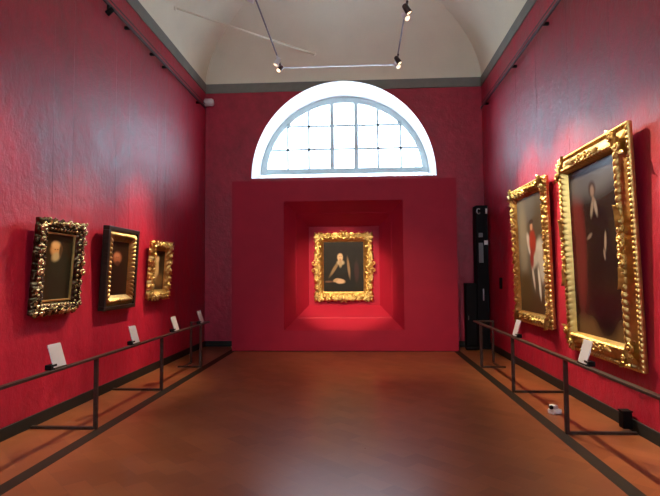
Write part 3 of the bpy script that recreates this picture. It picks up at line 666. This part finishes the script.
# black cabinets in the far right corner
c = thing('equipment_column', 'tall black equipment column standing in the far right corner', 'cabinet', (2.60, 11.45, 0))
MB().box(-0.135, 0.115, -0.16, 0.16, 0, 3.04, 0.01).build('body', M_BLACK, c)
k = MB(); an = [math.radians(40 + i * 280 / 16) for i in range(17)]
k.tube([(-0.075 + 0.036 * math.cos(a), -0.163, 2.915 + 0.055 * math.sin(a)) for a in an], 0.010, 6); k.build('letter_mark', M_WHITE, c)
MB().box(0.07, 0.105, -0.168, -0.158, 2.86, 2.97, 0.003).build('white_tag', M_WHITE, c)
MB().box(-0.085, 0.0, -0.185, -0.158, 2.36, 2.45, 0.01).build('socket_box', M_GREY, c)
MB().box(-0.085, 0.005, -0.178, -0.158, 1.82, 2.24, 0.004).build('grey_panel', M_GREY, c)
MB().box(0.03, 0.105, -0.180, -0.158, 2.20, 2.29, 0.003).build('white_tag', M_WHITE, c)
MB().box(-0.02, 0.0, -0.195, -0.158, 1.02, 1.27, 0.005).build('handle', M_CHROME, c)
c = thing('floor_cabinet', 'low black cabinet between the red partition and the tall black column', 'cabinet', (2.33, 11.42, 0))
MB().box(-0.10, 0.125, -0.12, 0.12, 0.0, 1.39, 0.008).build('body', M_BLACK, c)
MB().box(-0.09, 0.115, -0.135, -0.12, 0.10, 1.36, 0.004).build('door', M_BLACK, c)
MB().box(-0.14, 0.14, -0.26, -0.137, 0.0, 0.07, 0.02).build('base_tray', M_BLACK, c)
MB().tube([(-0.06, -0.138, 0.62), (-0.06, -0.155, 0.64), (-0.06, -0.155, 0.68), (-0.06, -0.138, 0.70)], 0.006, 6).build('handle', M_CHROME, c)
sw = thing('wall_switch', 'small dark switch box on right wall beyond the rider painting', 'switch', (XR, 10.40, 1.40))
MB().box(-0.03, 0, -0.055, 0.055, -0.11, 0.11, 0.006).build('housing', M_BLACK, sw)
MB().box(-0.036, -0.03, -0.02, 0.02, -0.04, 0.04, 0.003).build('rocker', M_BLACK, sw)

# ------------------------------------------------------------------ picture rails high on the side walls
def wall_rail(sx, xw, z, clips, y1, label):
    r = thing('picture_rail', label, 'rail', (xw, 0, z), group='picture rails high on the side walls')
    g = -sx
    MB().box(*sorted((g * 0.085, g * 0.115)), YF + 0.2, y1, -0.062, -0.018, 0.004).build('lower_bar', M_RAILP, r)
    MB().box(*sorted((g * 0.085, g * 0.097)), YF + 0.2, y1, 0.045, 0.063, 0.003).build('upper_bar', M_RAILP, r)
    y = YF + 1.0
    for y in clips:
        MB().box(*sorted((0, g * 0.112)), y - 0.022, y + 0.022, -0.052, -0.010, 0.004).build('clip', M_BLACK, r)
    return r
wall_rail(-1, XL, 5.35, (-2, 0.5, 3, 5.2, 7.55, 8.50, 9.05, 11.0), 11.35, 'double dark rail running under the band on the left wall')
wall_rail(1, XR, 5.20, (-2, 0.5, 3, 5.2, 7.55, 9.10, 11.1), 11.35, 'double dark rail running under the band on the right wall')
d = thing('motion_sensor', 'small white cylindrical sensor in the upper left corner beside the rail end', 'sensor', (XL + 0.02, 11.55, 5.50))
k = MB(); k.lathe([(0.06, 0), (0.085, 0.01), (0.085, 0.17), (0.065, 0.20), (0.02, 0.21)], 18, M=Matrix.Rotation(HP, 4, 'Y')); k.build('housing', M_WHITE, d)
MB().box(-0.02, 0.0, -0.03, 0.03, -0.03, 0.03, 0.003).build('wall_mount', M_WHITE, d)

k0 = thing('rail_spotlight', 'small dark spotlight clipped under the near end of the left wall rail', 'spotlight', (XL + 0.10, 6.83, 5.295))
k = MB(); k.lathe([(0.025, 0.06), (0.035, 0.05), (0.04, -0.05), (0.036, -0.055)], 14, M=Matrix.Translation((0.02, 0, -0.09)) @ Matrix.Rotation(0.9, 4, 'Y')); k.build('head', M_BLACK, k0)
MB().box(-0.012, 0.012, -0.02, 0.02, -0.07, 0.0, 0.003).build('bracket', M_BLACK, k0)
k0 = thing('wall_sensor', 'small white sensor box tucked under the band on the left wall', 'sensor', (XL, 7.02, 5.66))
MB().box(0, 0.05, -0.05, 0.05, -0.035, 0.045, 0.008).build('housing', M_WHITE, k0)
MB().box(0.05, 0.056, -0.02, 0.02, -0.015, 0.02, 0.002).build('lens', M_GREY, k0)

# thin tie rod across the far left of the vault
k = MB(); k.tube([(-3.339, 9.224, 6.49), (-2.2, 10.33, 6.51), (-0.985, 11.512, 6.53)], 0.020, 8)
k.lathe([(0.05, -0.01), (0.05, 0.01), (0.02, 0.02)], 14, M=Matrix.Translation((-3.335, 9.228, 6.49)) @ Matrix.Rotation(HP, 4, 'Y'))
k.lathe([(0.05, -0.01), (0.05, 0.01), (0.02, 0.02)], 14, M=Matrix.Translation((-0.985, 11.50, 6.53)) @ Matrix.Rotation(HP, 4, 'X'))
struct(k.build('trim_6', M_VAULT))

# ------------------------------------------------------------------ suspended light track and its spotlights
ZT = 5.40; TXL, TXR, TY = -1.405, 0.690, 9.45
lt = thing('light_track', 'U-shaped metal light track hanging below the vault', 'light track', (0, 0, ZT))
MB().box(TXL - 0.011, TXL + 0.011, 1.0, TY, -0.011, 0.011, 0.003).build('side_bar', M_GREY, lt)
MB().box(TXR - 0.011, TXR + 0.011, 1.0, TY, -0.011, 0.011, 0.003).build('side_bar', M_GREY, lt)
MB().box(TXL + 0.014, TXR - 0.014, TY - 0.022, TY, -0.009, 0.009, 0.003).build('cross_bar', M_CHROME, lt)
for x in (TXL, TXR):
    MB().box(x - 0.022, x + 0.022, TY - 0.16, TY + 0.004, -0.022, 0.018, 0.004).build('corner_joint', M_WHITE, lt)
    for y in (1.5, 4.0, 6.6): MB().tube([(x, y, 0.012), (x, y, 2.02)], 0.003, 6).build('suspension_wire', M_BRONZE, lt)

def spot(x, y, target, power, label, size=40, mat=None, blend=0.6, col=WARM, z=ZT):
    s = thing('track_spotlight', label, 'spotlight', (x, y, z - 0.014), group='spotlights on the hanging track')
    mat = mat or M_WHITE
    MB().box(-0.016, 0.016, -0.045, 0.045, -0.022, 0.0, 0.003).build('adapter', mat, s)
    MB().tube([(0, 0, -0.02), (0, 0, -0.075)], 0.008, 8).build('stem', mat, s)
    D = (Vector(target) - Vector((x, y, z - 0.11))).normalized(); q = D.to_track_quat('-Z', 'Y').to_matrix().to_4x4()
    M = Matrix.Translation((0, 0, -0.105)) @ q
    MB().lathe([(0.030, 0.085), (0.040, 0.070), (0.044, 0.0), (0.047, -0.060), (0.042, -0.064), (0.040, -0.052)], 18, M=M).build('head', mat, s)
    MB().lathe([(0.038, -0.0515), (0.038, -0.0535)], 18, M=M).build('lens', M_LENS, s)
    l = bpy.data.lights.new('spotlight_beam', 'SPOT'); l.energy = power; l.color = col; l.spot_size = math.radians(size); l.spot_blend = blend; l.shadow_soft_size = 0.03
    lo = bpy.data.objects.new('spotlight_beam', l); COL.objects.link(lo); lo.parent = s
    lo.matrix_local = Matrix.Translation(Vector((0, 0, -0.105)) + D * 0.08) @ q
    return s
P = SPOT_W
# far end of the left bar: one lamp for each picture on the left wall
spot(TXL, 9.20, (-3.45, 5.35, 0.95), P * 1.6, 'dark spotlight at the far left corner of the track, nearest the cross bar', 30, M_BRONZE, blend=1.0)
spot(TXL, 8.90, (-3.45, 7.75, 1.15), P * 1.25, 'white spotlight beside the dark one on the left bar of the track', 42, blend=1.0)
spot(TXL, 6.75, (-3.45, 8.35, 1.15), P * 0.55, 'spotlight out of view above the middle of the left bar', 28, blend=1.0)
spot(TXL, 5.4, (-3.5, 3.9, 0.4), P * 0.5, 'spotlight out of view above the near left bar', 60, blend=1.0)
# right bar
spot(TXR, 9.18, (2.7, 6.0, 1.5), P * 1.7, 'white spotlight near the far right corner of the hanging track', 40, blend=1.0)
spot(TXR, 8.98, (2.7, 8.3, 1.7), P * 1.3, 'dark spotlight just this side of the white one on the right bar', 52, M_BRONZE, blend=1.0)
spot(TXR, 7.42, (2.8, 4.3, 1.15), P * 1.9, 'white spotlight further up the right bar of the hanging track', 36, blend=1.0)
spot(TXR, 7.22, (2.8, 6.9, 1.4), P * 0.5, 'dark spotlight beside the white one further up the right bar', 50, M_BRONZE, blend=1.0)
spot(TXL, 6.50, (-0.33, 11.6, 1.35), P * 2.4, 'spotlight out of view above, beside another on the left bar', 23, blend=0.6)
spot(TXR, 6.20, (0.3, 10.5, 0.0), P * 0.8, 'spotlight out of view above the middle of the right bar', 50, blend=1.0)
